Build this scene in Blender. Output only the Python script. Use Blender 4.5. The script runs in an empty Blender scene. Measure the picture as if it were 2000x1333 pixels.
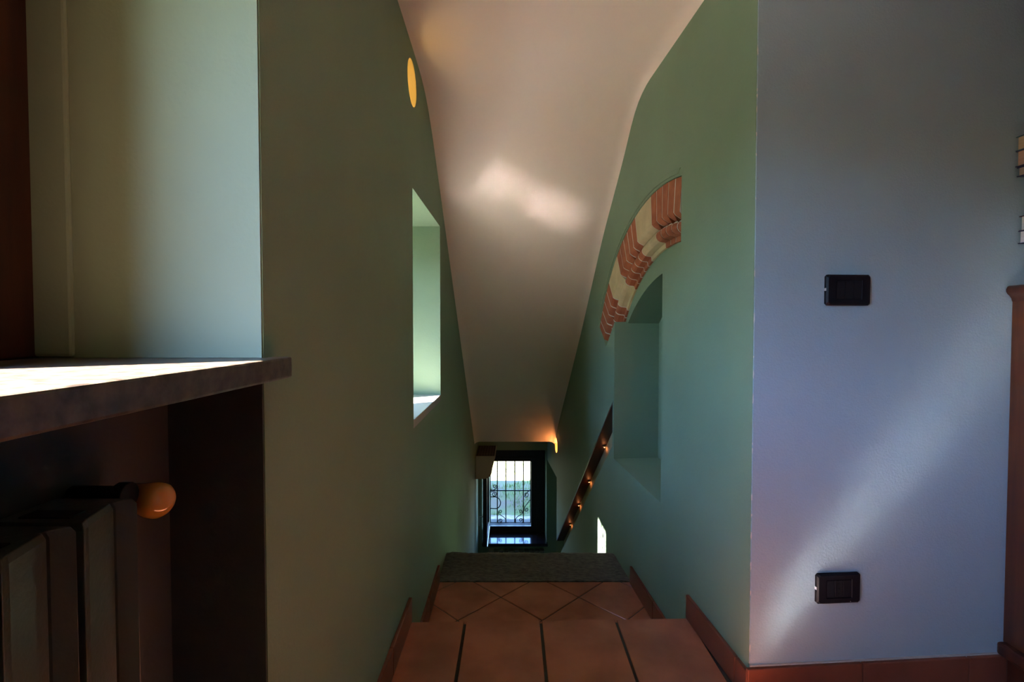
import bpy, bmesh, math, random
from mathutils import Vector, Matrix, noise
from mathutils.geometry import tessellate_polygon
random.seed(7)
S = bpy.context.scene
COL = S.collection
R = math.radians
E = 0.985                      # eye height above the upper floor (z = 0)

# ------------------------------------------------------------------ camera
cam = bpy.data.objects.new('camera', bpy.data.cameras.new('camera'))
COL.objects.link(cam)
cam.data.sensor_width = 36.0
cam.data.lens = 17.28
cam.data.clip_start = 0.02
cam.location = (0, 0, E)
cam.rotation_euler = (R(90 - 1.55), 0, 0)
S.camera = cam

# ------------------------------------------------------------------ world, sun, exposure
SUN_D = Vector((1.0, 0.65, -1.22)).normalized()
w = bpy.data.worlds.new('world')
S.world = w
w.use_nodes = True
nt = w.node_tree
nt.nodes.clear()
sky = nt.nodes.new('ShaderNodeTexSky')
sky.sky_type = 'NISHITA'
sky.sun_disc = False
sky.sun_elevation = math.asin(-SUN_D.z)
sky.sun_rotation = math.atan2(-SUN_D.x, -SUN_D.y)
sky.air_density = 1.2
sky.dust_density = 0.6
sky.ozone_density = 1.5
bg = nt.nodes.new('ShaderNodeBackground')
bg.inputs['Strength'].default_value = 1.25
wo = nt.nodes.new('ShaderNodeOutputWorld')
tint = nt.nodes.new('ShaderNodeMix')
tint.data_type = 'RGBA'
tint.blend_type = 'MULTIPLY'
tint.inputs[0].default_value = 1.0
tint.inputs[7].default_value = (0.68, 0.96, 1.38, 1)
nt.links.new(sky.outputs[0], tint.inputs[6])
nt.links.new(tint.outputs[2], bg.inputs['Color'])
nt.links.new(bg.outputs[0], wo.inputs['Surface'])
sl = bpy.data.lights.new('sun', 'SUN')
sl.energy = 78.0
sl.angle = R(0.53)
sl.color = (1.0, 0.93, 0.84)
sun = bpy.data.objects.new('sun', sl)
COL.objects.link(sun)
sun.rotation_euler = SUN_D.to_track_quat('-Z', 'Y').to_euler()
sun.location = (-6, -4, 8)

S.view_settings.view_transform = 'Standard'
S.view_settings.look = 'None'
S.view_settings.gamma = 1.0
S.view_settings.use_curve_mapping = False
S.view_settings.exposure = 1.02
try:
    S.cycles.use_denoising = True
    S.cycles.diffuse_bounces = 7
    S.cycles.glossy_bounces = 5
    S.cycles.blur_glossy = 0.0
    S.cycles.sample_clamp_indirect = 0.0
    S.cycles.caustics_reflective = True
except Exception:
    pass

# ------------------------------------------------------------------ materials
def mat(name, col, rough=0.6, var=0.0, vscale=8.0, bump=0.0, bscale=120.0, metal=0.0, col2=None,
        spec=0.5, coat=0.0, stretch=None, emit=None, estr=0.0, detail=4.0):
    m = bpy.data.materials.new(name)
    m.use_nodes = True
    t = m.node_tree
    b = t.nodes['Principled BSDF']
    b.inputs['Base Color'].default_value = (*col, 1)
    b.inputs['Roughness'].default_value = rough
    b.inputs['Metallic'].default_value = metal
    b.inputs['Specular IOR Level'].default_value = spec
    if coat:
        b.inputs['Coat Weight'].default_value = coat
        b.inputs['Coat Roughness'].default_value = 0.08
    tc = t.nodes.new('ShaderNodeTexCoord')
    mp = t.nodes.new('ShaderNodeMapping')
    t.links.new(tc.outputs['Object'], mp.inputs['Vector'])
    if stretch:
        mp.inputs['Scale'].default_value = stretch
    if var or col2:
        n = t.nodes.new('ShaderNodeTexNoise')
        n.inputs['Scale'].default_value = vscale
        n.inputs['Detail'].default_value = detail
        t.links.new(mp.outputs[0], n.inputs['Vector'])
        r = t.nodes.new('ShaderNodeValToRGB')
        c2 = col2 or tuple(c * (1 - var) for c in col)
        c1 = col if col2 else tuple(min(1, c * (1 + var)) for c in col)
        r.color_ramp.elements[0].color = (*c2, 1)
        r.color_ramp.elements[0].position = 0.35
        r.color_ramp.elements[1].color = (*c1, 1)
        r.color_ramp.elements[1].position = 0.65
        t.links.new(n.outputs['Fac'], r.inputs[0])
        t.links.new(r.outputs[0], b.inputs['Base Color'])
    if bump:
        n2 = t.nodes.new('ShaderNodeTexNoise')
        n2.inputs['Scale'].default_value = bscale
        n2.inputs['Detail'].default_value = 3
        t.links.new(mp.outputs[0], n2.inputs['Vector'])
        bp = t.nodes.new('ShaderNodeBump')
        bp.inputs['Strength'].default_value = bump
        bp.inputs['Distance'].default_value = 0.004
        t.links.new(n2.outputs['Fac'], bp.inputs['Height'])
        t.links.new(bp.outputs[0], b.inputs['Normal'])
    if emit:
        b.inputs['Emission Color'].default_value = (*emit, 1)
        b.inputs['Emission Strength'].default_value = estr
    return m

def glass_mat():
    m = bpy.data.materials.new('window glass')
    m.use_nodes = True
    t = m.node_tree
    t.nodes.clear()
    o = t.nodes.new('ShaderNodeOutputMaterial')
    mx = t.nodes.new('ShaderNodeMixShader')
    tr = t.nodes.new('ShaderNodeBsdfTransparent')
    gl = t.nodes.new('ShaderNodeBsdfGlossy')
    gl.inputs['Roughness'].default_value = 0.02
    lw = t.nodes.new('ShaderNodeLayerWeight')
    lw.inputs['Blend'].default_value = 0.5
    pw = t.nodes.new('ShaderNodeMath')
    pw.operation = 'POWER'
    pw.inputs[1].default_value = 5.0
    ma = t.nodes.new('ShaderNodeMath')
    ma.operation = 'MULTIPLY_ADD'
    ma.inputs[1].default_value = 0.9
    ma.inputs[2].default_value = 0.03
    t.links.new(lw.outputs['Facing'], pw.inputs[0])
    t.links.new(pw.outputs[0], ma.inputs[0])
    t.links.new(ma.outputs[0], mx.inputs[0])
    t.links.new(tr.outputs[0], mx.inputs[1])
    t.links.new(gl.outputs[0], mx.inputs[2])
    t.links.new(mx.outputs[0], o.inputs[0])
    return m

M = dict(
    green=mat('green plaster paint', (0.215, 0.31, 0.205), 0.75, var=0.035, vscale=3, bump=0.16, bscale=160),
    blue=mat('pale blue grey plaster paint', (0.33, 0.44, 0.51), 0.7, var=0.03, vscale=3, bump=0.26, bscale=170),
    white=mat('white ceiling paint', (0.94, 0.80, 0.72), 0.8, var=0.02, vscale=2, bump=0.06, bscale=160),
    reveal=mat('grey green window reveal paint', (0.255, 0.265, 0.165), 0.75, var=0.03, vscale=3, bump=0.10, bscale=160),
    recess=mat('dark recess lining', (0.070, 0.074, 0.070), 0.7, var=0.1, bump=0.1),
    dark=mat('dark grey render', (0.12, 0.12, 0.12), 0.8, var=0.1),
    outer=mat('outer house render', (0.50, 0.46, 0.38), 0.9, var=0.08, vscale=2, bump=0.2),
    terra=mat('terracotta tile', (0.43, 0.152, 0.085), 0.22, var=0.16, vscale=7, bump=0.05, bscale=60, spec=0.5),
    terrab=mat('terracotta skirting', (0.20, 0.058, 0.033), 0.34, var=0.12, vscale=9, bump=0.04, bscale=60),
    grout=mat('dark grout', (0.05, 0.035, 0.028), 0.9),
    lgrout=mat('pale grout', (0.45, 0.43, 0.40), 0.9),
    stone=mat('dark split stone', (0.150, 0.130, 0.105), 0.7, col2=(0.065, 0.057, 0.050), vscale=45, bump=0.9, bscale=70, detail=9, stretch=(0.8, 1.6, 1)),
    granite=mat('brown granite sill', (0.115, 0.085, 0.064), 0.32, col2=(0.045, 0.032, 0.026), vscale=60, bump=0.15, bscale=90, detail=6),
    polsill=mat('pale polished stone sill', (0.55, 0.53, 0.50), 0.10, spec=0.13),
    darksill=mat('polished black stone sill', (0.012, 0.010, 0.014), 0.10, var=0.2, vscale=14, spec=0.7),
    wood=mat('red brown varnished wood', (0.080, 0.019, 0.008), 0.35, col2=(0.040, 0.010, 0.005), vscale=5, stretch=(8, 8, 0.6), bump=0.05),
    cabwood=mat('chestnut cabinet wood', (0.115, 0.034, 0.011), 0.3, col2=(0.06, 0.017, 0.007), vscale=5, stretch=(8, 8, 0.7), bump=0.04),
    winwood=mat('black brown window wood', (0.018, 0.011, 0.009), 0.4, var=0.3, stretch=(8, 8, 0.7)),
    strip=mat('beige groove back', (0.46, 0.40, 0.23), 0.7, var=0.12, vscale=6),
    railwood=mat('dark mahogany strip', (0.075, 0.018, 0.011), 0.45, col2=(0.045, 0.012, 0.008), vscale=6, stretch=(8, 1, 1)),
    rad=mat('olive enamel radiator', (0.065, 0.075, 0.060), 0.28, bump=0.12, bscale=130),
    radblk=mat('black rubber', (0.01, 0.01, 0.01), 0.6),
    knob=mat('orange wooden knob', (0.78, 0.36, 0.06), 0.12, col2=(0.66, 0.27, 0.04), vscale=5, coat=0.6),
    plate=mat('black plastic', (0.008, 0.007, 0.010), 0.5, spec=0.2),
    rocker=mat('black plastic rocker', (0.010, 0.010, 0.013), 0.45, spec=0.25),
    chip=mat('bare pale nick', (0.6, 0.58, 0.55), 0.8),
    hole=mat('black hole', (0.002, 0.002, 0.002), 0.9),
    brick=mat('red arch brick', (0.46, 0.14, 0.060), 0.8, col2=(0.36, 0.10, 0.045), vscale=18, bump=0.25, bscale=90),
    cream=mat('cream arch stone', (0.60, 0.48, 0.28), 0.8, var=0.08, vscale=14, bump=0.2, bscale=90),
    mortar=mat('white lime mortar', (0.66, 0.60, 0.52), 0.95, bump=0.3),
    acw=mat('cream plastic casing', (0.50, 0.43, 0.31), 0.45),
    acd=mat('dark brown intake', (0.035, 0.022, 0.018), 0.6),
    acg=mat('brown grille bar', (0.20, 0.13, 0.10), 0.5),
    iron=mat('black wrought iron', (0.012, 0.011, 0.012), 0.45, metal=0.5),
    steel=mat('brushed steel', (0.55, 0.52, 0.48), 0.3, metal=1.0),
    grass=mat('grass', (0.095, 0.118, 0.032), 0.9, col2=(0.110, 0.085, 0.052), vscale=3.2, detail=8, bump=0.6, bscale=30),
    blade=mat('grass blade', (0.115, 0.17, 0.04), 0.7),
    yard=mat('dry meadow', (0.13, 0.13, 0.06), 0.9, var=0.25, vscale=1.5),
    path=mat('grey gravel path', (0.24, 0.19, 0.14), 0.9, var=0.25, vscale=14, bump=0.5, bscale=40),
    soil=mat('earth bank', (0.22, 0.17, 0.13), 0.95, var=0.3, vscale=8, bump=0.5, bscale=25),
    rock=mat('grey stone', (0.12, 0.11, 0.10), 0.9, var=0.2, bump=0.4, bscale=30),
    leafm=mat('leaf', (0.08, 0.16, 0.03), 0.6),
    page=mat('cream book paper', (0.56, 0.42, 0.27), 0.8, var=0.08, vscale=3, stretch=(1, 1, 90)),
    page2=mat('pinkish book paper', (0.52, 0.33, 0.23), 0.8, var=0.08, vscale=3, stretch=(1, 1, 90)),
    page3=mat('white book paper', (0.60, 0.58, 0.55), 0.8, var=0.06, vscale=3, stretch=(1, 1, 90)),
    teal=mat('teal book cover', (0.03, 0.14, 0.17), 0.4),
    navy=mat('navy book cover', (0.012, 0.014, 0.07), 0.4),
    maroon=mat('dark maroon book cover', (0.07, 0.012, 0.03), 0.4),
    bulb=mat('lit warm bulb', (1, 0.8, 0.5), 0.4, emit=(1.0, 0.62, 0.22), estr=14.0),
    bulb2=mat('lit orange bulb', (1, 0.7, 0.4), 0.4, emit=(1.0, 0.50, 0.18), estr=12.0),
    led=mat('lit small spot', (1, 0.6, 0.4), 0.4, emit=(1.0, 0.42, 0.16), estr=4.0),
    socketm=mat('gold painted plaster', (0.52, 0.42, 0.20), 0.6, bump=0.2, bscale=120),
    glass=glass_mat(),
)

# ------------------------------------------------------------------ helpers
def wpos(o):
    v = Vector((0, 0, 0))
    while o:
        v += o.location
        o = o.parent
    return v

class MB:
    def __init__(s):
        s.v = []
        s.f = []
    def add(s, vs, fs):
        k = len(s.v)
        s.v += [tuple(p) for p in vs]
        s.f += [tuple(i + k for i in f) for f in fs]
        return s
    def box(s, x0, x1, y0, y1, z0, z1, fn=None):
        vs = [(x, y, z) for z in (z0, z1) for y in (y0, y1) for x in (x0, x1)]
        if fn:
            vs = [fn(*p) for p in vs]
        return s.add(vs, [(0, 2, 3, 1), (4, 5, 7, 6), (0, 1, 5, 4), (2, 6, 7, 3), (0, 4, 6, 2), (1, 3, 7, 5)])
    def slab(s, outer, holes, fn, d0, d1):
        """2-D polygon with holes, extruded from depth d0 to d1; fn(a, b, d) -> point"""
        loops = [outer] + list(holes)
        flat = [p for l in loops for p in l]
        tris = tessellate_polygon([[Vector((p[0], p[1], 0)) for p in l] for l in loops])
        n = len(flat)
        vs = [fn(a, b, d0) for a, b in flat] + [fn(a, b, d1) for a, b in flat]
        fs = [tuple(t) for t in tris] + [tuple(i + n for i in reversed(t)) for t in tris]
        k = 0
        for l in loops:
            m = len(l)
            for i in range(m):
                a, b = k + i, k + (i + 1) % m
                fs.append((a, b, b + n, a + n))
            k += m
        return s.add(vs, fs)
    def tube(s, pts, r, n=8, closed=False):
        pts = [Vector(p) for p in pts]
        rings = []
        for i, p in enumerate(pts):
            a = pts[i - 1] if i else p
            b = pts[i + 1] if i < len(pts) - 1 else p
            t = (b - a).normalized()
            u = t.cross(Vector((0, 1, 0.013)))
            if u.length < 1e-3:
                u = t.cross(Vector((1, 0, 0)))
            u.normalize()
            v = t.cross(u)
            rr = r[i] if isinstance(r, (list, tuple)) else r
            rings.append([p + (u * math.cos(2 * math.pi * j / n) + v * math.sin(2 * math.pi * j / n)) * rr for j in range(n)])
        vs = [q for g in rings for q in g]
        fs = []
        for i in range(len(rings) - 1):
            for j in range(n):
                a, b = i * n + j, i * n + (j + 1) % n
                fs.append((a, b, b + n, a + n))
        fs.append(tuple(reversed(range(n))))
        fs.append(tuple(range(len(vs) - n, len(vs))))
        return s.add(vs, fs)
    def lathe(s, prof, origin, axis, n=24):
        """prof: list of (radius, distance along axis)"""
        ax = Vector(axis).normalized()
        u = ax.cross(Vector((0, 0, 1)))
        if u.length < 1e-3:
            u = Vector((1, 0, 0))
        u.normalize()
        v = ax.cross(u)
        o = Vector(origin)
        pts = [o + ax * h for r_, h in prof]
        vs = []
        for (r_, h), c in zip(prof, pts):
            vs += [c + (u * math.cos(2 * math.pi * j / n) + v * math.sin(2 * math.pi * j / n)) * max(r_, 1e-4) for j in range(n)]
        fs = []
        for i in range(len(prof) - 1):
            for j in range(n):
                a, b = i * n + j, i * n + (j + 1) % n
                fs.append((a, b, b + n, a + n))
        fs.append(tuple(reversed(range(n))))
        fs.append(tuple(range(len(vs) - n, len(vs))))
        return s.add(vs, fs)
    def ico(s, c, r, sub=1, sq=(1, 1, 1), jit=0.0):
        bm = bmesh.new()
        bmesh.ops.create_icosphere(bm, subdivisions=sub, radius=1)
        vs = [(c[0] + q.co.x * r * sq[0] * (1 + random.uniform(-jit, jit)), c[1] + q.co.y * r * sq[1] * (1 + random.uniform(-jit, jit)),
               c[2] + q.co.z * r * sq[2] * (1 + random.uniform(-jit, jit))) for q in bm.verts]
        bm.verts.index_update()
        fs = [tuple(q.index for q in f.verts) for f in bm.faces]
        bm.free()
        return s.add(vs, fs)
    def build(s, name, m, parent=None, bevel=0.0, smooth=False, seg=2):
        me = bpy.data.meshes.new(name)
        if parent is not None:
            off = wpos(parent)
        else:
            xs = [p[0] for p in s.v]; ys = [p[1] for p in s.v]; zs = [p[2] for p in s.v]
            off = Vector(((min(xs) + max(xs)) / 2, (min(ys) + max(ys)) / 2, min(zs)))
        me.from_pydata([(p[0] - off.x, p[1] - off.y, p[2] - off.z) for p in s.v], [], s.f)
        bm = bmesh.new()
        bm.from_mesh(me)
        bmesh.ops.recalc_face_normals(bm, faces=bm.faces)
        bm.to_mesh(me)
        bm.free()
        me.materials.append(m)
        if smooth:
            for p in me.polygons:
                p.use_smooth = True
        o = bpy.data.objects.new(name, me)
        COL.objects.link(o)
        if parent is not None:
            o.parent = parent
        else:
            o.location = off
        if bevel:
            b = o.modifiers.new('bevel', 'BEVEL')
            b.width = bevel
            b.segments = seg
            b.limit_method = 'ANGLE'
            b.angle_limit = R(40)
        if smooth:
            try:
                me.set_sharp_from_angle(angle=R(38))
            except Exception:
                pass
        return o

def thing(name, label, cat, loc, group=None):
    o = bpy.data.objects.new(name, None)
    o.empty_display_size = 0.05
    COL.objects.link(o)
    o.location = loc
    return tag(o, label, cat, group)

def tag(o, label, cat, group=None):
    o['label'] = label
    o['category'] = cat
    if group:
        o['group'] = group
    return o

def struct(o, label=None, kind='structure'):
    o['kind'] = kind
    if label:
        o['label'] = label
    return o

def sempty(name, loc=(0, 0, 0)):
    o = bpy.data.objects.new(name, None)
    o.empty_display_size = 0.05
    COL.objects.link(o)
    o.location = loc
    return struct(o)

def plabel(o, label):
    o['label'] = label
    return o

def light(name, parent, loc, energy, col, r=0.01):
    l = bpy.data.lights.new(name, 'POINT')
    l.energy = energy
    l.color = col
    l.shadow_soft_size = r
    o = bpy.data.objects.new(name, l)
    COL.objects.link(o)
    o.parent = parent
    o.location = Vector(loc) - wpos(parent)
    return o

def rect(a0, a1, b0, b1):
    return [(a0, b0), (a1, b0), (a1, b1), (a0, b1)]

def circ(a, b, r, n=32):
    return [(a + r * math.cos(2 * math.pi * i / n), b + r * math.sin(2 * math.pi * i / n)) for i in range(n)]

def clip(poly, a, b, c):
    """keep a*x + b*y <= c"""
    out = []
    for i in range(len(poly)):
        p, q = poly[i], poly[(i + 1) % len(poly)]
        fp, fq = a * p[0] + b * p[1] - c, a * q[0] + b * q[1] - c
        if fp <= 0:
            out.append(p)
        if fp * fq < 0:
            t = fp / (fp - fq)
            out.append((p[0] + (q[0] - p[0]) * t, p[1] + (q[1] - p[1]) * t))
    return out

LX = -0.345                                          # face of the left wall
def rx(y): return 0.625 - 0.072 * (y - 1.27)          # face of the right stair wall
def RW(y, z, d): return (rx(y) + d, y + 0.072 * d, z)   # right wall: along, height, depth into the wall
def LW(y, z, d): return (LX - d, y, z)                # left wall
def BW(a, z, d): return (0.625 + a - 0.072 * d, 1.27 + 0.072 * a + d, z)   # blue wall: along from the corner

BOT, TOP = -2.15, 3.62
GZ0 = E - 2.9
# ------------------------------------------------------------------ structure: left wall
W1 = (-0.70, 0.682, 0.943, 1.86)        # window by the camera: y0 y1 z0 z1
W2 = (1.716, 2.366, E - 0.335, E + 0.485)
OC = (1.725, E + 0.847, 0.079)
b = MB()
b.slab(rect(-2.7, 5.6, BOT - 0.3, TOP), [rect(W1[0], W1[1], 0.0, W1[3]), rect(*W2), circ(*OC)], LW, 0, 0.135)
b.slab(rect(-2.7, 5.6, BOT - 0.3, TOP), [rect(W1[0], W1[1], W1[2] - 0.03, W1[3]), rect(W2[0], W2[1], W2[2] - 0.03, W2[3])], LW, 0.135, 0.355)
b.slab(rect(-2.7, 5.6, BOT - 0.3, TOP), [rect(-0.66, 0.38, W1[2], 1.67), rect(1.85, 2.095, W2[2] - 0.02, W2[3] - 0.02)], LW, 0.355, 0.455)
wl = struct(b.build('wall_left', M['green']), 'green plastered wall with deep window recesses on the left')
b = MB().box(-0.66, -0.604, 0.674, 0.683, W1[2] + 0.002, W1[3])
b.build('reveal_strip', M['reveal'], wl, bevel=0.004)
MB().box(-0.66, LX - 0.0015, 0.6795, 0.683, W1[2] + 0.0005, W1[3]).build('reveal_face', M['reveal'], wl)
plabel(MB().box(-0.482, -0.478, W1[0], 0.682, 0.0, W1[2] - 0.031).build('recess_back', M['recess'], wl), 'dark lining on the back of the radiator recess')  # thin dark panels line the back and side of the recess
plabel(MB().box(-0.48, LX - 0.0015, 0.6795, 0.683, 0.0, W1[2] - 0.031).build('recess_side', M['recess'], wl), 'dark lining on the side of the radiator recess')

# right stair wall, in three layers: the brick arch sits in the first
AC_, AZ, AR = 1.93, E - 0.54, 1.09
arc = [(AC_ + AR * math.sin(R(t)), AZ + AR * math.cos(R(t))) for t in [-10.6 + 70.6 * i / 24 for i in range(25)]]
niche1 = arc + [(2.80, E - 0.045), (2.715, E - 0.105), (2.68, E - 0.075), (2.554, E + 0.03), (2.554, E - 0.684), (1.90, E - 0.684), (1.90, E + 0.245), (1.893, E + 0.255), (1.73, E + 0.255)]
def gu(y): return E - 0.388 - 0.848 * (y - 2.58)
def gl_(y): return E - 0.622 - 0.825 * (y - 2.58)
groove = [(2.583, gu(2.583)), (4.374, gu(4.374)), (4.374, gl_(4.374)), (2.583, gl_(2.583))]
RWO = [(1.2742, BOT - 0.3), (4.375, BOT - 0.3), (4.375, E - 1.345), (5.02, E - 1.345), (5.02, TOP), (1.2742, TOP)]
LMP = (4.415, E - 1.062, 0.07)
arc2 = []
for i in range(17):
    y = 2.554 - (2.554 - 1.75) * i / 16
    arc2.append((y, E - 0.758 + math.sqrt(0.999 - (y - 1.93) ** 2)))
niche2 = [(2.554, E - 0.684)] + arc2 + [(1.75, E - 0.684)]
b = MB()
b.slab(RWO, [niche1, groove, circ(*LMP)], RW, 0, 0.07)
b.slab(RWO, [niche2, circ(*LMP)], RW, 0.07, 0.236)
b.slab(RWO, [], RW, 0.236, 0.36)
wr = struct(b.build('wall_right', M['green']), 'green stair wall on the right with an arched blind niche')
# raised plaster rim round the arch
b = MB()
rim = [(AC_ + r_ * math.sin(R(t)), AZ + r_ * math.cos(R(t))) for r_, ts in ((1.118, range(-10, 61, 3)), (1.10, range(60, -11, -3))) for t in ts]
b.slab(rim, [], RW, -0.004, 0.003)
b.build('plaster_rim', M['green'], wr, bevel=0.0015)

# blue wall, with a slightly ragged corner
b = MB()
b.slab(rect(0.0012, 2.35, -0.2, TOP), [], BW, 0, 0.25)
wf = struct(b.build('wall_front', M['blue']), 'pale blue grey wall facing the room on the right')
b = MB()
for i in range(26):
    z = random.uniform(0.1, 1.9)
    h = random.uniform(0.004, 0.018)
    b.ico(BW(0.001, z, 0.001), 0.0022, 1, (0.7, 0.7, h / 0.003), 0.5)
o = b.build('paint_chips', M['chip'], wf)
o['kind'] = 'stuff'

# unseen room walls
struct(MB().box(2.9, 3.1, -2.7, 1.6, -0.2, TOP).build('wall_side', M['blue']))
struct(MB().box(-0.8, 3.1, -2.9, -2.7, -0.2, TOP).build('wall_back', M['blue']))
# far wall of the lower landing, with its window
FY = 4.98
W3 = (-0.305, 0.352, E - 2.2, E - 1.25)
XZ = lambda a, z, d: (a, FY + d, z)
b = MB()
b.slab(rect(LX - 0.05, 1.9, BOT - 0.3, TOP), [rect(*W3)], XZ, 0, 0.30)
b.slab(rect(LX - 0.4, 1.9, BOT - 0.3, TOP), [rect(-0.245, 0.235, E - 2.165, E - 1.40)], XZ, 0.30, 0.45)
wfar = struct(b.build('wall_far', M['green']), 'wall of the lower landing with the barred window')
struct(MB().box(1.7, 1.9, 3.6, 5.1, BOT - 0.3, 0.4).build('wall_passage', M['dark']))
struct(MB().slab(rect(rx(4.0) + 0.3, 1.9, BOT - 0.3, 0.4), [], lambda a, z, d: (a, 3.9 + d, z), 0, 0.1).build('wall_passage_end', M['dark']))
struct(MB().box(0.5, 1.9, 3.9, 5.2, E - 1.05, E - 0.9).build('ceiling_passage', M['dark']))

# ceiling over the stairs (ruled, warped surface with a small cove) and over the room
PL = [(1.0, 1.02), (1.5, 1.015), (1.88, 0.985), (2.0, 0.955), (2.12, 0.885), (2.365, 0.69), (4.5, -1.05)]
PR = [(1.0, 1.055), (1.5, 1.055), (2.12, 1.05), (2.25, 1.005), (2.41, 0.852), (2.79, 0.55), (3.35, 0.01), (3.71, -0.31), (4.32, -0.84), (4.5, -1.05)]
def interp(P, y):
    for (a, za), (c, zc) in zip(P, P[1:]):
        if y <= c:
            return za + (zc - za) * (y - a) / (c - a)
    return P[-1][1]
def smoothp(P, y):
    return sum(interp(P, min(4.5, max(1.0, y + k * 0.03))) for k in (-2, -1, 0, 1, 2)) / 5 if y < 4.4 else interp(P, y)
ys = [1.0 + 3.5 * i / 70 for i in range(71)]
ws = [(-0.03, -0.035), (0.0, -0.026), (0.012, -0.011), (0.03, -0.003), (0.05, 0)]
b = MB()
cols = None
rows = []
for y in ys:
    zl, zr = smoothp(PL, y) + E, smoothp(PR, y) + E
    x0, x1 = LX, rx(y)
    row = []
    xs = [(x0 + a, dz) for a, dz in ws] + [(x0 + (x1 - x0) * k / 6, 0) for k in range(1, 6)] + [(x1 - a, dz) for a, dz in reversed(ws)]
    for x, dz in xs:
        t = (x - x0) / (x1 - x0)
        row.append((x, y, zl + (zr - zl) * t + dz))
    row = row + [(row[-1][0], y, max(zl, zr) + 0.3), (row[0][0], y, max(zl, zr) + 0.3)]
    rows.append(row)
n = len(rows[0])
vs = [p for r_ in rows for p in r_]
fs = []
for i in range(len(rows) - 1):
    for j in range(n):
        a, c = i * n + j, i * n + (j + 1) % n
        fs.append((a, c, c + n, a + n))
fs += [tuple(range(n)), tuple(range(len(vs) - n, len(vs)))]
b.add(vs, fs)
struct(b.build('ceiling', M['white'], smooth=True), 'white ceiling sloping down over the stairs')
struct(MB().box(-0.5, 3.0, -2.8, 1.27, E + 1.06, E + 1.2).build('ceiling_room', M['white']))
struct(MB().box(-0.4, 1.9, 4.501, 5.05, E - 1.05, E - 0.9).build('ceiling_landing', M['white']))
struct(MB().box(-1.0, 3.2, -3.0, 5.5, TOP, TOP + 0.42).build('roof', M['outer']))
struct(MB().box(-7.0, -1.1, 5.0, 5.5, GZ0, TOP + 0.42).build('wall_sun_block', M['outer']))  # unseen wall, added to throw shade over the left of the garden
struct(MB().box(-2.2, 3.4, 5.43, 6.35, 0.55, 0.70).build('sky_block_slab', M['outer']))  # unseen slab, added outside to cut the sky light on path and bank
struct(MB().slab(rect(0.9, 3.1, -2.2, TOP), [], lambda a, z, d: (a, 1.6 + d, z), 0, 0.1).build('wall_outer', M['dark']))

# ------------------------------------------------------------------ floors, tiles, stairs
lipy = lambda x: 1.619 + 0.022 * (x - LX) / 0.94
fl = struct(MB().slab([(LX, -2.7), (2.9, -2.7), (2.9, 1.5), (0.9, 1.35), (rx(1.64), 1.63), (LX, 1.612)], [], lambda a, c, d: (a, c, d), -0.25, -0.006).build('floor', M['grout']), 'terracotta tiled floor at the top of the stairs')
def tile(poly, z0, z1, parent, inset=0.0045, m='terra'):
    c = (sum(p[0] for p in poly) / len(poly), sum(p[1] for p in poly) / len(poly))
    MB().slab(poly, [], lambda a, q, d: (a, q, d), z0, z1).build('tile', M[m], parent, bevel=0.0018, seg=1)
xj = [-0.345 - 0.07] + [-0.157 + 0.2535 * i for i in range(13)]
for j in range(9):
    y1 = 1.62 - 0.285 * j if j else None
    for i in range(len(xj) - 1):
        x0, x1 = xj[i] + 0.0045, xj[i + 1] - 0.0045
        top = (lipy(x0), lipy(x1)) if j == 0 else (y1 - 0.0045,) * 2
        yb = 1.62 - 0.285 * (j + 1) + 0.0045
        p = [(x0, yb), (x1, yb), (x1, top[1]), (x0, top[0])]
        p = clip(p, -1, 0, -LX)                              # x >= LX
        if p and j == 0 and x0 > 0.55:
            p = clip(p, -0.072, 1, 1.27 - 0.072 * 0.625)
        elif p and j < 2:
            p = clip(p, 1, 0.072, 0.625 + 0.072 * 1.27) if (x0 < 0.62 and j == 0) else (clip(p, -0.072, 1, 1.27 - 0.072 * 0.625) if x0 > 0.55 else p)
        if len(p) > 2:
            tile(p, -0.012, random.uniform(-0.0006, 0.0006), fl)
# landing one step down: tiles laid on the diagonal
ZL = -0.20
ld = struct(MB().slab([(LX, 1.60), (rx(1.6), 1.60), (rx(2.27), 2.27), (LX, 2.27)], [], lambda a, c, d: (a, c, d), ZL - 0.15, ZL - 0.003).build('floor_landing', M['grout']), 'landing one step down with diagonal terracotta tiles')
struct(MB().slab([(LX, 1.55), (rx(1.55), 1.55), (rx(1.63), 1.63), (LX, 1.612)], [], lambda a, c, d: (a, c, d), ZL - 0.1, -0.0125).build('trim_1', M['terrab']))
H = 0.1710
for i in range(-2, 5):
    for j in range(-4, 4):
        if (i * 2 + j) % 1 == 0:
            cx = -0.049 + H + 2 * H * i + (H if j % 2 else 0)
            cy = 2.13 + H * j
            k = H - 0.0030
            p = [(cx + k, cy), (cx, cy + k), (cx - k, cy), (cx, cy - k)]
            p = clip(clip(p, 0, 1, 2.258), 0, -1, -1.64)
            p = clip(p, -1, 0, -LX) if p else p
            p = clip(p, 1, 0.072, 0.625 + 0.072 * 1.27) if p else p
            if len(p) > 2:
                tile(p, ZL - 0.008, ZL + random.uniform(-0.0004, 0.0004), ld)
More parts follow.
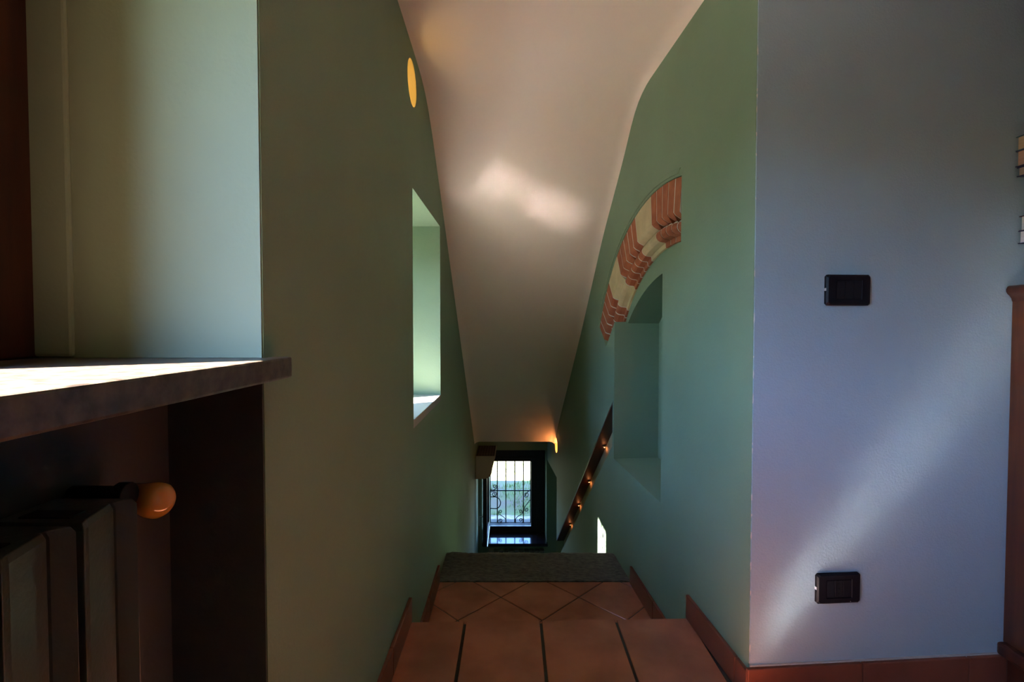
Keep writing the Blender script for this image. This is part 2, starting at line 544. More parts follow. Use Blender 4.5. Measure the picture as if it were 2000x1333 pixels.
# first tread: rough split stone
def stone_slab(y0, y1, z, name, parent, nx=60, ny=22, amp=0.004):
    b = MB()
    g = []
    for j in range(ny + 1):
        for i in range(nx + 1):
            t = i / nx
            y = y0 + (y1 - y0) * j / ny
            if j == ny:
                y += noise.noise(Vector((t * 9, 1.3, z))) * 0.010 + noise.noise(Vector((t * 40, 2, z))) * 0.004
            x = LX + (rx(y) - LX) * t
            e = min(1, (ny - j) / 2.0)
            ex = min(1, min(i, nx - i) / 2.0)
            zz = z + noise.noise(Vector((x * 16, y * 26, z))) * amp * 0.6 + noise.noise(Vector((x * 50, y * 60, 4))) * amp * 0.5 - (1 - e) * 0.008 - (1 - ex) * 0.004
            g.append((x, y, zz))
    k = len(g)
    fs = [(j * (nx + 1) + i, j * (nx + 1) + i + 1, (j + 1) * (nx + 1) + i + 1, (j + 1) * (nx + 1) + i) for j in range(ny) for i in range(nx)]
    rim_ = [i for i in range(nx + 1)] + [(j + 1) * (nx + 1) + nx for j in range(ny)] + [ny * (nx + 1) + nx - 1 - i for i in range(nx)] + [(ny - 1 - j) * (nx + 1) for j in range(ny - 1)]
    low = [(g[i][0], g[i][1], z - 0.05) for i in rim_]
    m_ = len(rim_)
    fs += [(rim_[i], k + i, k + (i + 1) % m_, rim_[(i + 1) % m_]) for i in range(m_)]
    fs.append(tuple(range(k, k + m_)))
    b.add(g + low, fs)
    return b.build(name, M['stone'], parent, smooth=True)
st = sempty('stairs', (0.1, 2.3, BOT))
st['label'] = 'flight of dark split stone steps going down'
plabel(stone_slab(2.26, 2.568, ZL + 0.004, 'tread', st), 'rough dark stone tread at the head of the flight')
for i in range(1, 10):
    y0 = 2.55 + 0.226 * (i - 1)
    stone_slab(y0, y0 + 0.245, ZL - 0.193 * i, 'tread', st, 12, 5)
for i in range(0, 10):
    y0 = 2.53 + 0.226 * i if i else 2.55
    z1 = ZL - 0.193 * i - 0.045
    MB().slab([(LX, y0 - 0.3), (rx(y0), y0 - 0.3), (rx(y0), y0), (LX, y0)], [], lambda a, c, d: (a, c, d), BOT - 0.2 if i > 7 else z1 - 0.3, z1).build('riser', M['stone'], st)
struct(MB().box(LX, 1.9, 4.0, FY + 0.05, BOT - 0.2, BOT).build('floor_lower', M['terra']))

# ------------------------------------------------------------------ skirting
def skirting(name, pieces, fn, h, parent_loc, lab):
    o = sempty(name, parent_loc)
    o['label'] = lab
    for a0, a1, z0 in pieces:
        MB().box(a0 + 0.0012, a1 - 0.0012, z0 + 0.002, z0 + h, -0.011, 0.0, lambda a, z, d: fn(a, z, d)).build('tile', M['terrab'], o, bevel=0.002)
    return o
skirting('baseboard_left', [(1.36, 1.622, 0), (1.09, 1.36, 0), (0.82, 1.09, 0), (1.70, 1.98, ZL), (1.98, 2.255, ZL), (1.62, 1.70, ZL)], LW, 0.083, (LX, 1.5, 0), 'terracotta skirting along the left stair wall')
skirting('baseboard_right', [(1.325, 1.64, 0), (1.265, 1.325, 0), (1.644, 1.95, ZL), (1.95, 2.245, ZL)], RW, 0.083, (0.6, 1.5, 0), 'terracotta skirting along the right stair wall')
skirting('baseboard_front', [(-0.011, 0.307, 0), (0.307, 0.61, 0), (0.61, 0.93, 0), (0.93, 1.25, 0)], BW, 0.092, (0.9, 1.27, 0), 'terracotta skirting under the pale blue wall')
b = MB().box(0, 1.2, 0.094, 0.098, -0.004, 0, lambda a, z, d: BW(a, z, d))
o = b.build('trim_2', M['lgrout']); struct(o)

# ------------------------------------------------------------------ windows in the left wall
def casement(name, y0, y1, z0, z1, x, fw, sw, far_panel=None):
    o = sempty(name, (x, (y0 + y1) / 2, z0))
    b = MB()
    b.slab(rect(y0, y1, z0, z1), [rect(y0 + fw, y1 - (far_panel or fw), z0 + fw, z1 - fw)], lambda a, z, d: (x - d, a, z), 0, 0.045)
    b.build('frame', M['wood'], o, bevel=0.003)
    a0, a1, c0, c1 = y0 + fw - 0.01, y1 - (far_panel or fw) + 0.01, z0 + fw - 0.01, z1 - fw + 0.01
    b = MB()
    b.slab(rect(a0, a1, c0, c1), [rect(a0 + sw, a1 - sw, c0 + sw, c1 - sw)], lambda a, z, d: (x - d, a, z), -0.012, 0.033)
    s = b.build('sash', M['wood'], o, bevel=0.003)
    MB().box(x - 0.014, x - 0.010, a0 + sw - 0.005, a1 - sw + 0.005, c0 + sw - 0.005, c1 - sw + 0.005).build('pane', M['glass'], s)
    return o
casement('window_1', W1[0], W1[1], W1[2], W1[3], -0.655, 0.05, 0.05, far_panel=0.21)
plabel(MB().box(-0.648, -0.570, 0.490, 0.515, W1[2] + 0.004, W1[3] - 0.01).build('shade_board', M['wood'], bpy.data.objects['window_1'], bevel=0.003), 'unseen wooden board added to shade the window reveal')  # stands out of view, added to darken the inner part of the reveal
casement('window_2', W2[0], W2[1], W2[2] - 0.028, W2[3], -0.735, 0.035, 0.03)
# sill stones
sill = MB().box(-0.652, -0.318, W1[0] - 0.03, 0.711, W1[2] - 0.03, W1[2]).build('window_sill', M['granite'], bevel=0.003)
tag(sill, 'thick brown granite window sill in bright sun above the radiator', 'window sill')
sill2 = MB().box(-1.02, LX + 0.001, W2[0] + 0.001, W2[1] - 0.001, W2[2] - 0.019, W2[2] + 0.012).build('window_sill', M['polsill'], bevel=0.002)
tag(sill2, 'pale sunlit sill in the small window recess of the stair wall', 'window sill')

# ------------------------------------------------------------------ radiator under the sill
rad = thing('radiator', 'olive green column radiator in the recess below the granite sill', 'radiator', (-0.43, 0.3, 0.0))
ZT = E - 0.175
PITCH = 0.0708
def rad_section(yf):
    pl = [(-0.470, yf - PITCH + 0.004), (-0.381, yf - PITCH + 0.0015), (-0.386, yf - PITCH + 0.012), (-0.3975, yf - 0.0165), (-0.4015, yf - 0.0155), (-0.4015, yf - 0.0135), (-0.3985, yf - 0.0125), (-0.386, yf), (-0.470, yf)]
    b = MB()
    n = len(pl)
    zt = [ZT + 0.001 for _ in pl]
    b.add([(x, y, 0.09) for x, y in pl] + [(x, y, ZT - 0.006) for x, y in pl] + [(-0.43 + (x + 0.43) * 0.93, yf - PITCH / 2 + (y - yf + PITCH / 2) * 0.93, ZT) for x, y in pl],
          [tuple(range(n))] + [(i, (i + 1) % n, n + (i + 1) % n, n + i) for i in range(n)] + [(n + i, n + (i + 1) % n, 2 * n + (i + 1) % n, 2 * n + i) for i in range(n)] + [tuple(range(2 * n, 3 * n))])
    o = b.build('radiator_section', M['rad'], rad, bevel=0.0012)
    MB().box(-0.452, -0.405, yf - PITCH * 0.80, yf - PITCH * 0.55, ZT - 0.01, ZT + 0.0015).build('air_slot', M['radblk'], o)
for k in range(9):
    rad_section(0.5020 - PITCH * k)
MB().tube([(-0.455, 0.20, 0.16), (-0.455, 0.60, 0.16)], 0.014, 12).build('return_pipe', M['rad'], rad)
b = MB().lathe([(0.0, 0), (0.0100, 0), (0.0100, 0.05), (0.014, 0.05), (0.014, 0.062), (0.0, 0.062)], (-0.47, 0.520, ZT - 0.004), (1, 0.0, 0.0), 16)
b.build('valve_body', M['plate'], rad, bevel=0.001)
b = MB().lathe([(0.0, 0), (0.014, 0), (0.0155, 0.004), (0.0165, 0.018), (0.0195, 0.040), (0.0200, 0.047), (0.0190, 0.053), (0.0150, 0.0575), (0.008, 0.0595), (0.0, 0.060)], (-0.446, 0.566, ZT - 0.021), (0.94, -0.34, 0.02), 40)
plabel(b.build('valve_knob', M['knob'], rad, smooth=True), 'glossy orange wooden valve knob')
MB().tube([(-0.464, 0.40, ZT - 0.008), (-0.466, 0.52, ZT - 0.006), (-0.450, 0.564, ZT - 0.015)], 0.007, 10).build('valve_stem', M['plate'], rad, smooth=True)

# ------------------------------------------------------------------ brick arch
arch = thing('brick_arch', 'moulded brick and cream stone half arch in the green right wall', 'arch', RW(2.3, E + 0.1, 0.03))
prof = [(1.088, 0.004), (0.968, 0.004), (0.958, 0.012), (0.946, 0.032), (0.945, 0.042)]
for i in range(9):
    t = R(20 - 200 * i / 8 + 0)
    prof.append((0.920 + 0.025 * math.cos(t), 0.046 + 0.026 * math.sin(t) * (1 if math.sin(t) < 0 else 0.2)))
prof += [(0.894, 0.054), (0.892, 0.060), (0.872, 0.060), (0.872, 0.09), (1.088, 0.09)]
def arch_piece(t0, t1, name, m, off=0.0, nseg=1, bev=0.0015, pf=prof):
    b = MB()
    n = len(pf)
    vs, fs = [], []
    for k in range(nseg + 1):
        t = R(t0 + (t1 - t0) * k / nseg)
        for r_, d in pf:
            r2 = r_ + (off if d < 0.08 and r_ < 1.0 else 0)
            vs.append(RW(AC_ + r2 * math.sin(t), AZ + r2 * math.cos(t), d + off if d < 0.08 else d))
    for k in range(nseg):
        for j in range(n):
            a, c = k * n + j, k * n + (j + 1) % n
            fs.append((a, c, c + n, a + n))
    fs += [tuple(range(n)), tuple(range(len(vs) - n, len(vs)))]
    b.add(vs, fs)
    return b.build(name, m, arch, bevel=bev, seg=1)
def bricks(t0, t1, n):
    st_ = (t1 - t0) / n
    for k in range(n):
        arch_piece(t0 + st_ * k + 0.21, t0 + st_ * (k + 1) - 0.21, 'brick', M['brick'], random.uniform(-0.0012, 0.0003))
bricks(-10.6, 6.0, 5)
plabel(arch_piece(6.15, 16.7, 'stone_block', M['cream'], 0, 4, 0.0015), 'cream stone block')
bricks(16.8, 33.7, 5)
plabel(arch_piece(33.8, 43.6, 'stone_block', M['cream'], 0, 4, 0.0015), 'cream stone block')
bricks(43.7, 61.5, 5)
plabel(arch_piece(-10.5, 61.4, 'mortar', M['mortar'], 0.0006, 48, 0), 'white lime mortar in the joints')

# ------------------------------------------------------------------ handrail groove with little lamps
hr = thing('handrail_strip', 'dark wooden strip with little lit spots in the sloping handrail groove', 'handrail', RW(3.4, gu(3.4), 0.03))
b = MB()
y0, y1 = 2.586, 4.370
b.add([RW(y, gu(y) - dz, d) for y in (y0, y1) for dz, d in ((0.0005, 0.001), (0.0005, 0.069), (0.012, 0.069), (0.012, 0.001))],
      [(0, 1, 2, 3), (4, 7, 6, 5), (0, 4, 5, 1), (1, 5, 6, 2), (2, 6, 7, 3), (3, 7, 4, 0)])
b.build('soffit_board', M['railwood'], hr)
def gl2(y): return gl_(y) + 0.001
plabel(MB().add([RW(y, z, d) for y in (y0, y1) for z, d in ((gu(y) - 0.0125, 0.0665), (gu(y) - 0.0125, 0.0695), (gl2(y), 0.0695), (gl2(y), 0.0665))],
      [(0, 1, 2, 3), (4, 7, 6, 5), (0, 4, 5, 1), (1, 5, 6, 2), (2, 6, 7, 3), (3, 7, 4, 0)]).build('back_strip', M['strip'], hr), 'beige strip at the back of the groove')
for yl in (2.948, 3.348, 3.684, 4.02):
    p = Vector(RW(yl, gu(yl) - 0.020, 0.055))
    o = MB().lathe([(0.0, 0), (0.011, 0), (0.011, 0.008), (0.0, 0.008)], p, (0, 0, 1), 14).build('spot_ring', M['steel'], hr)
    MB().ico(p - Vector((0, 0, 0.002)), 0.0045, 2).build('spot_bulb', M['led'], o)
    light('spot_light', o, p - Vector((0, 0.008, 0.012)), 0.010, (1.0, 0.32, 0.11), 0.004)

# ------------------------------------------------------------------ round recessed wall lamps
def round_lamp(fn, y, z, r, label, bz, e, col, bm_, sgn):
    o = thing('recessed_wall_lamp', label, 'lamp', fn(y, z, 0.06), 'round recessed stair lamps')
    c = Vector(fn(y, z, 0.001)); ax = Vector(fn(y, z, 0.2)) - c
    b = MB()
    k = 32
    vs = []
    for d in (0.001, 0.12):
        for rr in (r - 0.0005, r - 0.003):
            vs += [fn(y + rr * math.cos(2 * math.pi * i / k), z + rr * math.sin(2 * math.pi * i / k), d) for i in range(k)]
    fs = []
    for i in range(k):
        j = (i + 1) % k
        fs += [(i, j, 2 * k + j, 2 * k + i), (k + i, 3 * k + i, 3 * k + j, k + j), (i, k + i, k + j, j), (2 * k + i, 2 * k + j, 3 * k + j, 3 * k + i)]
    b.add(vs, fs)
    b.build('sleeve', M['socketm'], o, smooth=True)
    MB().lathe([(0.0, 0), (r - 0.003, 0), (r - 0.003, 0.004), (0, 0.004)], fn(y, z, 0.115), ax, 32).build('back_plate', M['socketm'], o)
    p = Vector(fn(*bz))
    MB().lathe([(0.0, 0), (0.012, 0), (0.012, 0.02), (0, 0.02)], Vector(fn(bz[0], bz[1], 0.09)), ax, 16).build('lamp_holder', M['steel'], o)
    MB().ico(p, 0.011, 2).build('bulb', bm_, o, smooth=True)
    light('bulb_light', o, Vector(fn(bz[0], bz[1], bz[2] - 0.018)), e, col, 0.008)
    return o
round_lamp(LW, OC[0], OC[1], OC[2], 'round lit lamp recess high on the left wall near the ceiling', (OC[0] - 0.02, OC[1] - 0.035, 0.07), 0.11, (1.0, 0.76, 0.30), M['bulb'], -1)
round_lamp(RW, LMP[0], LMP[1], LMP[2], 'round lit lamp recess on the right wall at the stair foot', (LMP[0], LMP[1] - 0.03, 0.04), 0.38, (1.0, 0.36, 0.12), M['bulb2'], 1)

# ------------------------------------------------------------------ switch and socket
def wall_plate(name, label, cat, a, z, kind, group=None):
    o = thing(name, label, cat, BW(a, z, 0))
    tilt = 0.0
    w_, h_ = 0.0605, 0.0400
    b = MB()
    pts = [(-w_, -h_, 0.0), (w_, -h_, 0.0), (w_, h_, 0.0), (-w_, h_, 0.0)]
    prof_ = [(0.0, 0.0), (0.0, -0.006), (0.004, -0.0105), (0.019, -0.0105), (0.021, -0.0075)]
    vs, fs = [], []
    for ins, d in prof_:
        iw = w_ - ins if ins < 0.015 else (0.036 if ins < 0.020 else 0.0345)
        ih = h_ - ins if ins < 0.015 else (0.0255 if ins < 0.020 else 0.024)
        cr = 0.005 if ins < 0.01 else 0.001
        loop = [(-iw + cr, -ih), (iw - cr, -ih), (iw, -ih + cr), (iw, ih - cr), (iw - cr, ih), (-iw + cr, ih), (-iw, ih - cr), (-iw, -ih + cr)]
        vs += [BW(a + p, z + q, d) for p, q in loop]
    for k in range(len(prof_) - 1):
        for i in range(8):
            j = (i + 1) % 8
            fs.append((k * 8 + i, k * 8 + j, k * 8 + 8 + j, k * 8 + 8 + i))
    fs.append(tuple(range(len(vs) - 8, len(vs))))
    fs.append(tuple(range(8)))
    b.add(vs, fs)
    b.build('plate', M['plate'], o)
    if kind == 'switch':
        for k in (-1, 0, 1):
            x0, x1 = a + k * 0.0228 - 0.0108, a + k * 0.0228 + 0.0108
            q = MB()
            q.add([BW(x0, z - 0.0225, -0.0060), BW(x1, z - 0.0225, -0.0060), BW(x1, z + 0.0225, -0.0060), BW(x0, z + 0.0225, -0.0060),
                   BW(x0, z - 0.0215, -0.0085), BW(x1, z - 0.0215, -0.0085), BW(x1, z + 0.0215, -0.0112), BW(x0, z + 0.0215, -0.0112)],
                  [(0, 3, 2, 1), (4, 5, 6, 7), (0, 1, 5, 4), (1, 2, 6, 5), (2, 3, 7, 6), (3, 0, 4, 7)])
            q.build('rocker', M['rocker'], o, bevel=0.0006)
    else:
        for k in (-1, 0, 1):
            x0, x1 = a + k * 0.0228 - 0.0109, a + k * 0.0228 + 0.0109
            q = MB().box(x0, x1, -0.0094, -0.006, z - 0.0225, z + 0.0225, lambda p, d, zz: BW(p, zz, d)).build('insert', M['rocker'], o, bevel=0.0006)
            if k == 0:
                for dz in (-0.013, 0, 0.013):
                    MB().lathe([(0, 0), (0.0024, 0), (0.0024, 0.002), (0, 0.002)], BW(a, z + dz, -0.0098), Vector(BW(a, z, 1)) - Vector(BW(a, z, 0)), 12).build('pin_hole', M['hole'], q)
        MB().lathe([(0, 0), (0.0012, 0), (0.0012, 0.001), (0, 0.001)], BW(a + 0.031, z - 0.034, -0.0112), (0, 1, 0), 8).build('screw', M['steel'], o)
    MB().box(a - w_ - 0.0008, a - w_ + 0.0016, -0.0068, -0.0005, z - 0.002, z + 0.005, lambda p, d, zz: BW(p, zz, d)).build('edge_nick', M['chip'], o)
    return o
wall_plate('light_switch', 'black triple light switch plate halfway up the pale blue wall', 'light switch', 0.2490, 1.083, 'switch')
wall_plate('power_socket', 'black power socket plate low on the pale blue wall', 'socket', 0.2370, 0.296, 'socket')

# ------------------------------------------------------------------ cabinet and books at the right edge
CX = 1.338
cab = thing('cabinet', 'chestnut wooden cabinet with moulded top against the blue wall', 'cabinet', (1.7, 1.08, 0))
def ybk(x): return 1.27 + 0.072 * (x - 0.625)
BACK = ybk(1.327) - 0.003
MB().box(CX, 2.2, 0.86, BACK, 0.13, E + 0.085).build('carcass', M['cabwood'], cab, bevel=0.002)
b = MB()
pr = [(0.0, 0.070), (-0.002, 0.078), (-0.008, 0.086), (-0.013, 0.090), (-0.0165, 0.096), (-0.0165, 0.103), (-0.013, 0.110), (-0.008, 0.1125)]
vs, fs = [], []
for ofs, z in pr:
    vs += [(CX + ofs, 0.86 + ofs, E + z), (2.2 - ofs, 0.86 + ofs, E + z), (2.2 - ofs, BACK, E + z), (CX + ofs, BACK, E + z)]
for k in range(len(pr) - 1):
    for i in range(4):
        j = (i + 1) % 4
        fs.append((k * 4 + i, k * 4 + j, k * 4 + 4 + j, k * 4 + 4 + i))
fs += [(0, 1, 2, 3), tuple(range(len(vs) - 4, len(vs)))]
b.add(vs, fs)
b.build('top_moulding', M['wood'], cab, smooth=True)
MB().box(CX - 0.021, 2.22, 0.84, BACK - 0.001, 0.098, 0.133).build('base_moulding', M['wood'], cab, bevel=0.008, seg=3)
for x_ in (CX + 0.0, 2.13):
    for y_ in (0.87, BACK - 0.07):
        MB().box(x_, x_ + 0.06, y_, y_ + 0.06, 0.0, 0.099).build('foot', M['wood'], cab, bevel=0.004)
for k in (0, 1):
    d = MB().box(CX + 0.04 + k * 0.42, CX + 0.43 + k * 0.42, 0.842, 0.862, 0.17, 0.80).build('door', M['cabwood'], cab, bevel=0.004)
    MB().ico((CX + 0.41 + k * 0.06, 0.832, 0.55), 0.013, 2).build('knob', M['steel'], d)
    d = MB().box(CX + 0.04 + k * 0.42, CX + 0.43 + k * 0.42, 0.842, 0.862, 0.83, 1.03).build('drawer', M['cabwood'], cab, bevel=0.004)
    MB().ico((CX + 0.235 + k * 0.42, 0.832, 0.93), 0.013, 2).build('knob', M['steel'], d)
# books lie flat in a pile: z0, z1 (from eye level), left edge, page paper, cover, label
BK = [
 (0.1125, 0.150, 1.385, 'page', 'maroon', 'book lying flat on the cabinet top, lowest of the pile'),
 (0.150, 0.186, 1.39, 'page', 'teal', 'second book up from the cabinet top'),
 (0.186, 0.222, 1.38, 'page', 'navy', 'third book up, below the navy cover edge'),
 (0.222, 0.256, 1.342, 'page3', 'navy', 'book whose navy cover edge juts out below the white book'),
 (0.256, 0.296, 1.347, 'page3', 'maroon', 'white paged book with a thin dark cover midway up the pile'),
 (0.296, 0.332, 1.385, 'page', 'teal', 'book lying on the white paged book'),
 (0.332, 0.366, 1.39, 'page', 'navy', 'book set back two below the small navy one'),
 (0.366, 0.398, 1.385, 'page2', 'maroon', 'book set back just under the small navy one'),
 (0.398, 0.423, 1.335, 'page', 'navy', 'small cream paged book with navy cover, third from the pile top'),
 (0.423, 0.465, 1.329, 'page2', 'navy', 'pinkish paged book with dark cover, second from the pile top'),
 (0.465, 0.503, 1.330, 'page', 'teal', 'cream paged book with teal cover on top of the pile'),
]
for z0, z1, xl, pg, cv, lab in BK:
    yb = ybk(1.40) - 0.012 - random.uniform(0, 0.004)
    z0 += E; z1 += E
    o = thing('book', lab, 'book', (xl + 0.1, 1.15, z0), 'pile of books on the cabinet')
    c = 0.0022
    MB().box(xl + 0.004, xl + 0.222, yb - 0.15, yb - 0.003, z0 + c, z1 - c).build('pages', M[pg], o)
    b = MB()
    b.box(xl, xl + 0.225, yb - 0.154, yb, z0 + 0.0002, z0 + c)
    b.box(xl, xl + 0.225, yb - 0.154, yb, z1 - c, z1 - 0.0002)
    b.box(xl + 0.222, xl + 0.225, yb - 0.154, yb, z0 + c, z1 - c)
    b.build('cover', M[cv], o)
sh = MB().box(1.345, 2.1, 1.0, ybk(1.345) - 0.001, E + 0.865, E + 0.90).build('wall_shelf', M['winwood'], bevel=0.003)
tag(sh, 'dark shelf at the top right corner, only its end showing', 'shelf')

# ------------------------------------------------------------------ lower landing: barred window
w3 = sempty('window_3', (0, FY + 0.27, W3[2]))
FYW = FY + 0.255
XF = lambda a, z, d: (a, FYW + d, z)
MB().slab(rect(W3[0], W3[1], W3[2], W3[3]), [rect(-0.262, 0.235, E - 2.155, E - 1.405)], XF, 0, 0.06).build('frame', M['winwood'], w3, bevel=0.004)
MB().slab(rect(-0.285, 0.262, E - 2.175, E - 1.385), [rect(-0.245, 0.205, E - 2.135, E - 1.432)], XF, -0.008, 0.02).build('frame_rebate', M['winwood'], w3, bevel=0.003)
# leaf swung open into the landing
LFX = -0.243
lz0, lz1, ly0, ly1 = E - 2.135, E - 1.40, 4.73, FYW - 0.01
leaf = MB().slab(rect(ly0, ly1, lz0, lz1), [rect(ly0 + 0.06, ly1 - 0.05, lz0 + 0.07, lz1 - 0.06)], lambda a, z, d: (LFX - d, a, z), 0, 0.04).build('casement_leaf', M['winwood'], w3, bevel=0.004)
leaf['label'] = 'window leaf swung open into the landing'
MB().box(LFX - 0.022, LFX - 0.018, ly0 + 0.055, ly1 - 0.045, lz0 + 0.065, lz1 - 0.055).build('pane', M['glass'], leaf)
MB().box(LFX - 0.002, LFX + 0.006, ly0, ly1, lz0 - 0.012, lz0 + 0.004).build('weather_bar', M['steel'], leaf, bevel=0.002)
b = MB().tube([(LFX - 0.04, ly0 + 0.03, E - 1.85), (LFX - 0.075, ly0 + 0.03, E - 1.85), (LFX - 0.078, ly0 + 0.03, E - 1.94)], 0.008, 8)
b.box(LFX - 0.044, LFX - 0.039, ly0 + 0.018, ly0 + 0.042, E - 1.91, E - 1.82)
plabel(b.build('handle', M['steel'], leaf, bevel=0.002), 'steel lever handle')
ws_ = MB().box(W3[0] + 0.002, W3[1] + 0.012, FY - 0.035, FYW + 0.0, W3[2] - 0.03, W3[2] + 0.001).build('window_sill', M['darksill'], bevel=0.003)
tag(ws_, 'polished black sill of the barred window at the stair foot', 'window sill')
# outer sill
MB().box(-0.25, 0.24, FYW + 0.06, FYW + 0.26, E - 2.185, E - 2.162).build('outer_sill', M['rock'], w3, bevel=0.003)

gr = thing('window_grille', 'black wrought iron window grille with scrolls outside the landing window', 'grille', (0, 5.40, E - 2.16))
GY = 5.40
def gp(cx_, cy_):       # from the zoomed crop of the photograph: pixels -> point on the grille plane
    px, py = 910 + cx_ / 5.555, 850 + cy_ / 5.555
    k = GY / 960.0
    return (( px - 1000) * k, GY, E - (py - 640.5) * k)
for cx_ in (262, 340, 433, 530, 625, 704):
    a, c = gp(cx_, 285), gp(cx_, 1000)
    MB().box(a[0] - 0.0055, a[0] + 0.0055, GY - 0.006, GY + 0.006, c[2], a[2] + 0.05).build('bar', M['iron'], gr, bevel=0.001)
for cy_ in (618, 972):
    a, c = gp(250, cy_), gp(716, cy_)
    MB().box(a[0], c[0], GY - 0.004, GY + 0.004, a[2] - 0.006, a[2] + 0.006).build('cross_bar', M['iron'], gr, bevel=0.001)
def scroll(pts, r=0.0042):
    P = [gp(*p) for p in pts]
    MB().tube([(p[0], GY - 0.008, p[2]) for p in P], r, 6).build('scroll', M['iron'], gr, smooth=True)
def spiral(cx_, cy_, r0, r1, a0, turns, n=22):
    return [(cx_ + (r0 + (r1 - r0) * i / n) * math.cos(R(a0 + 360 * turns * i / n)), cy_ + (r0 + (r1 - r0) * i / n) * math.sin(R(a0 + 360 * turns * i / n))) for i in range(n + 1)]
scroll([(250, 585), (262, 605), (285, 612), (312, 606), (330, 588)] + spiral(310, 573, 24, 6, 40, -1.3))
scroll([(266, 632), (300, 628), (325, 638)] + spiral(305, 655, 28, 6, -40, 1.35))
scroll(spiral(655, 660, 8, 30, 60, 1.2) + [(672, 630), (695, 612), (712, 590), (716, 575)])
scroll([(266, 686), (320, 686)] + [(318 + 57 * math.cos(R(t)), 752 + 64 * math.sin(R(t))) for t in range(-80, 90, 12)] + [(310, 816), (266, 814)], 0.0055)
scroll(spiral(372, 845, 6, 20, 90, 1.3) + [(352, 865), (370, 885), (405, 905), (428, 930), (432, 960), (415, 985), (385, 992), (355, 980), (346, 955), (358, 935)] + spiral(375, 950, 22, 6, 200, 1.2))
scroll(spiral(597, 842, 6, 22, 90, -1.3) + [(618, 862), (600, 880), (560, 905), (540, 930), (538, 960), (552, 982), (580, 990), (608, 982), (620, 960)] + spiral(597, 943, 22, 6, 20, -1.25))
scroll([(714, 690), (700, 715), (670, 755), (645, 790), (636, 815)] + spiral(658, 826, 22, 7, 180, -1.2))

# radiator below that window
r2 = thing('radiator', 'dark ribbed radiator under the polished black sill', 'radiator', (0.03, FY - 0.05, BOT))
for k in range(11):
    x = -0.235 + 0.052 * k
    MB().box(x, x + 0.044, FY - 0.085, FY - 0.015, BOT + 0.1, W3[2] - 0.055).build('rib', M['rad'], r2, bevel=0.008)
plabel(MB().lathe([(0, 0), (0.016, 0), (0.018, 0.01), (0.018, 0.04), (0.012, 0.05), (0, 0.05)], (0.275, FY - 0.10, W3[2] - 0.085), (0, -1, 0), 20).build('valve_knob', M['acw'], r2, smooth=True), 'pale round valve knob')

# ------------------------------------------------------------------ air conditioner by the lower landing
ac = thing('air_conditioner', 'cream wall air conditioner with dark grille top at the stair foot', 'air conditioner', (LX, 4.75, E - 1.45))
ay0, ay1 = 4.56, 4.97
pf = [(0, -1.2), (0.188, -1.2), (0.186, -1.215), (0.165, -1.29), (0.150, -1.365), (0.140, -1.39), (0.118, -1.408), (0.085, -1.415), (0, -1.417)]
MB().slab([(LX + 0.002 + a, E + z) for a, z in pf], [], lambda a, z, d: (a, d, z), ay0, ay1).build('casing', M['acw'], ac, bevel=0.005)
g = MB().box(LX + 0.010, LX + 0.180, ay0 + 0.012, ay1 - 0.01, E - 1.2005, E - 1.199).build('intake', M['acd'], ac)
for k in range(7):
    y = ay0 + 0.04 + k * 0.052
    MB().box(LX + 0.018, LX + 0.172, y, y + 0.009, E - 1.1995, E - 1.192).build('grille_bar', M['acg'], g)
for k in range(6):
    x = LX + 0.030 + k * 0.026
    MB().box(x, x + 0.004, ay0 + 0.02, ay1 - 0.02, E - 1.1995, E - 1.194).build('grille_bar', M['acg'], g)

# ------------------------------------------------------------------ garden
GZ = E - 2.85
garden = MB()
nx, ny = 60, 70
def gz(x, y):
    t = max(0, min(1, (y - 7.35) / 0.9))
    return GZ + 0.17 * t * t * (3 - 2 * t) + (0.015 * noise.noise(Vector((x * 2, y * 2, 0))) if y > 7.2 else 0)
vs = [(-4 + 8 * i / nx, 7.15 + 9 * (j / ny) ** 1.6, gz(-4 + 8 * i / nx, 7.15 + 9 * (j / ny) ** 1.6)) for j in range(ny + 1) for i in range(nx + 1)]
fs = [(j * (nx + 1) + i, j * (nx + 1) + i + 1, (j + 1) * (nx + 1) + i + 1, (j + 1) * (nx + 1) + i) for j in range(ny) for i in range(nx)]
garden.add(vs, fs)
gd = struct(garden.build('lawn', M['grass'], smooth=True), 'grassy bank outside the landing window')
struct(MB().box(-30, 30, -30, 40, GZ - 0.4, GZ - 0.06).build('ground', M['yard']))
struct(MB().box(-3, 3, 5.43, 7.4, GZ - 0.06, GZ).build('path', M['path']), 'pale gravel path outside the landing window')
b = MB()
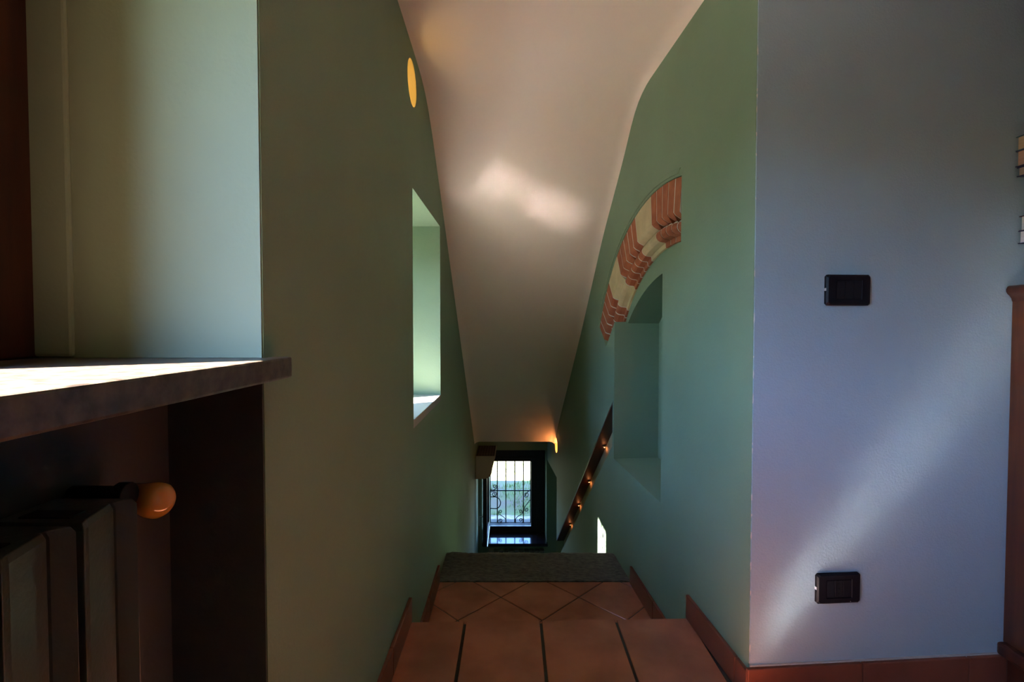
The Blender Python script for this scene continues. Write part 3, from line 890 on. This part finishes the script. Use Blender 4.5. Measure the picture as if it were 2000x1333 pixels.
for i in range(5200):
    x = random.uniform(-1.1, 1.1)
    y = 7.38 + 3.4 * random.random() ** 1.3
    if noise.noise(Vector((x * 2.3, y * 2.3, 5))) < -0.12 + (0.25 if y < 7.6 else 0):
        continue
    z = gz(x, y)
    h = random.uniform(0.03, 0.085)
    a = random.uniform(0, 6.28)
    lx, ly = math.cos(a) * 0.006, math.sin(a) * 0.006
    tx, ty = random.uniform(-0.03, 0.03), random.uniform(-0.03, 0.03)
    b.add([(x - lx, y - ly, z - 0.01), (x + lx, y + ly, z - 0.01), (x + tx, y + ty, z + h)], [(0, 1, 2)])
gb = b.build('grass', M['blade'])
tag(gb, 'tufts of grass growing on the bank outside the window', 'grass')
gb['kind'] = 'stuff'
for (x, y, r_, sq) in ((-0.36, 6.95, 0.10, (1.0, 0.8, 0.7)), (-0.20, 6.86, 0.055, (1.1, 0.8, 0.7))):
    o = MB().ico((x, y, GZ + r_ * 0.5), r_, 3, sq, 0.05).build('stone', M['rock'], smooth=True)
    tag(o, 'larger grey stone lying at the left of the path' if r_ > 0.08 else 'small stone seen through the bottom left scroll', 'stone')

# unseen row of trees across the yard, added to cut low sky light indoors
hb = MB()
for i in range(34):
    y = -17 + i * 0.9
    for k in range(3):
        hb.ico((-10.5 + random.uniform(-0.8, 0.8), y + random.uniform(-0.4, 0.4), GZ + 0.8 + k * 1.35), random.uniform(1.0, 1.4), 2, (1, 1, 1), 0.12)
hd = hb.build('unseen_hedge', M['leafm'])
tag(hd, 'tall green tree row out of view, added to cut low sky light', 'unseen_hedge')
hd['kind'] = 'stuff'

# creeper hanging over the outside of the small stair window; its leaves fray the top of the sun patch
cb = MB()
for i in range(46):
    x, y, z = -0.86 + random.uniform(-0.03, 0.03), random.uniform(1.78, 2.16), W2[3] - random.uniform(-0.06, 0.03) - (0.05 * random.random() ** 2)
    a, q, L = random.uniform(0, 6.28), random.uniform(-0.5, 0.5), random.uniform(0.02, 0.035)
    u = Vector((0.3 * math.cos(a), math.cos(a) * 0.5, -1 + q)).normalized() * L
    v = Vector((0.4, math.sin(a), 0.1)).normalized() * L * 0.35
    p = Vector((x, y, z))
    cb.add([p - u, p + v, p + u, p - v, p + Vector((0.004, 0, 0))], [(0, 1, 4), (1, 2, 4), (2, 3, 4), (3, 0, 4)])
cr = cb.build('creeper', M['leafm'])
tag(cr, 'green creeper leaves hanging outside above the small stair window', 'creeper')
cr['kind'] = 'stuff'
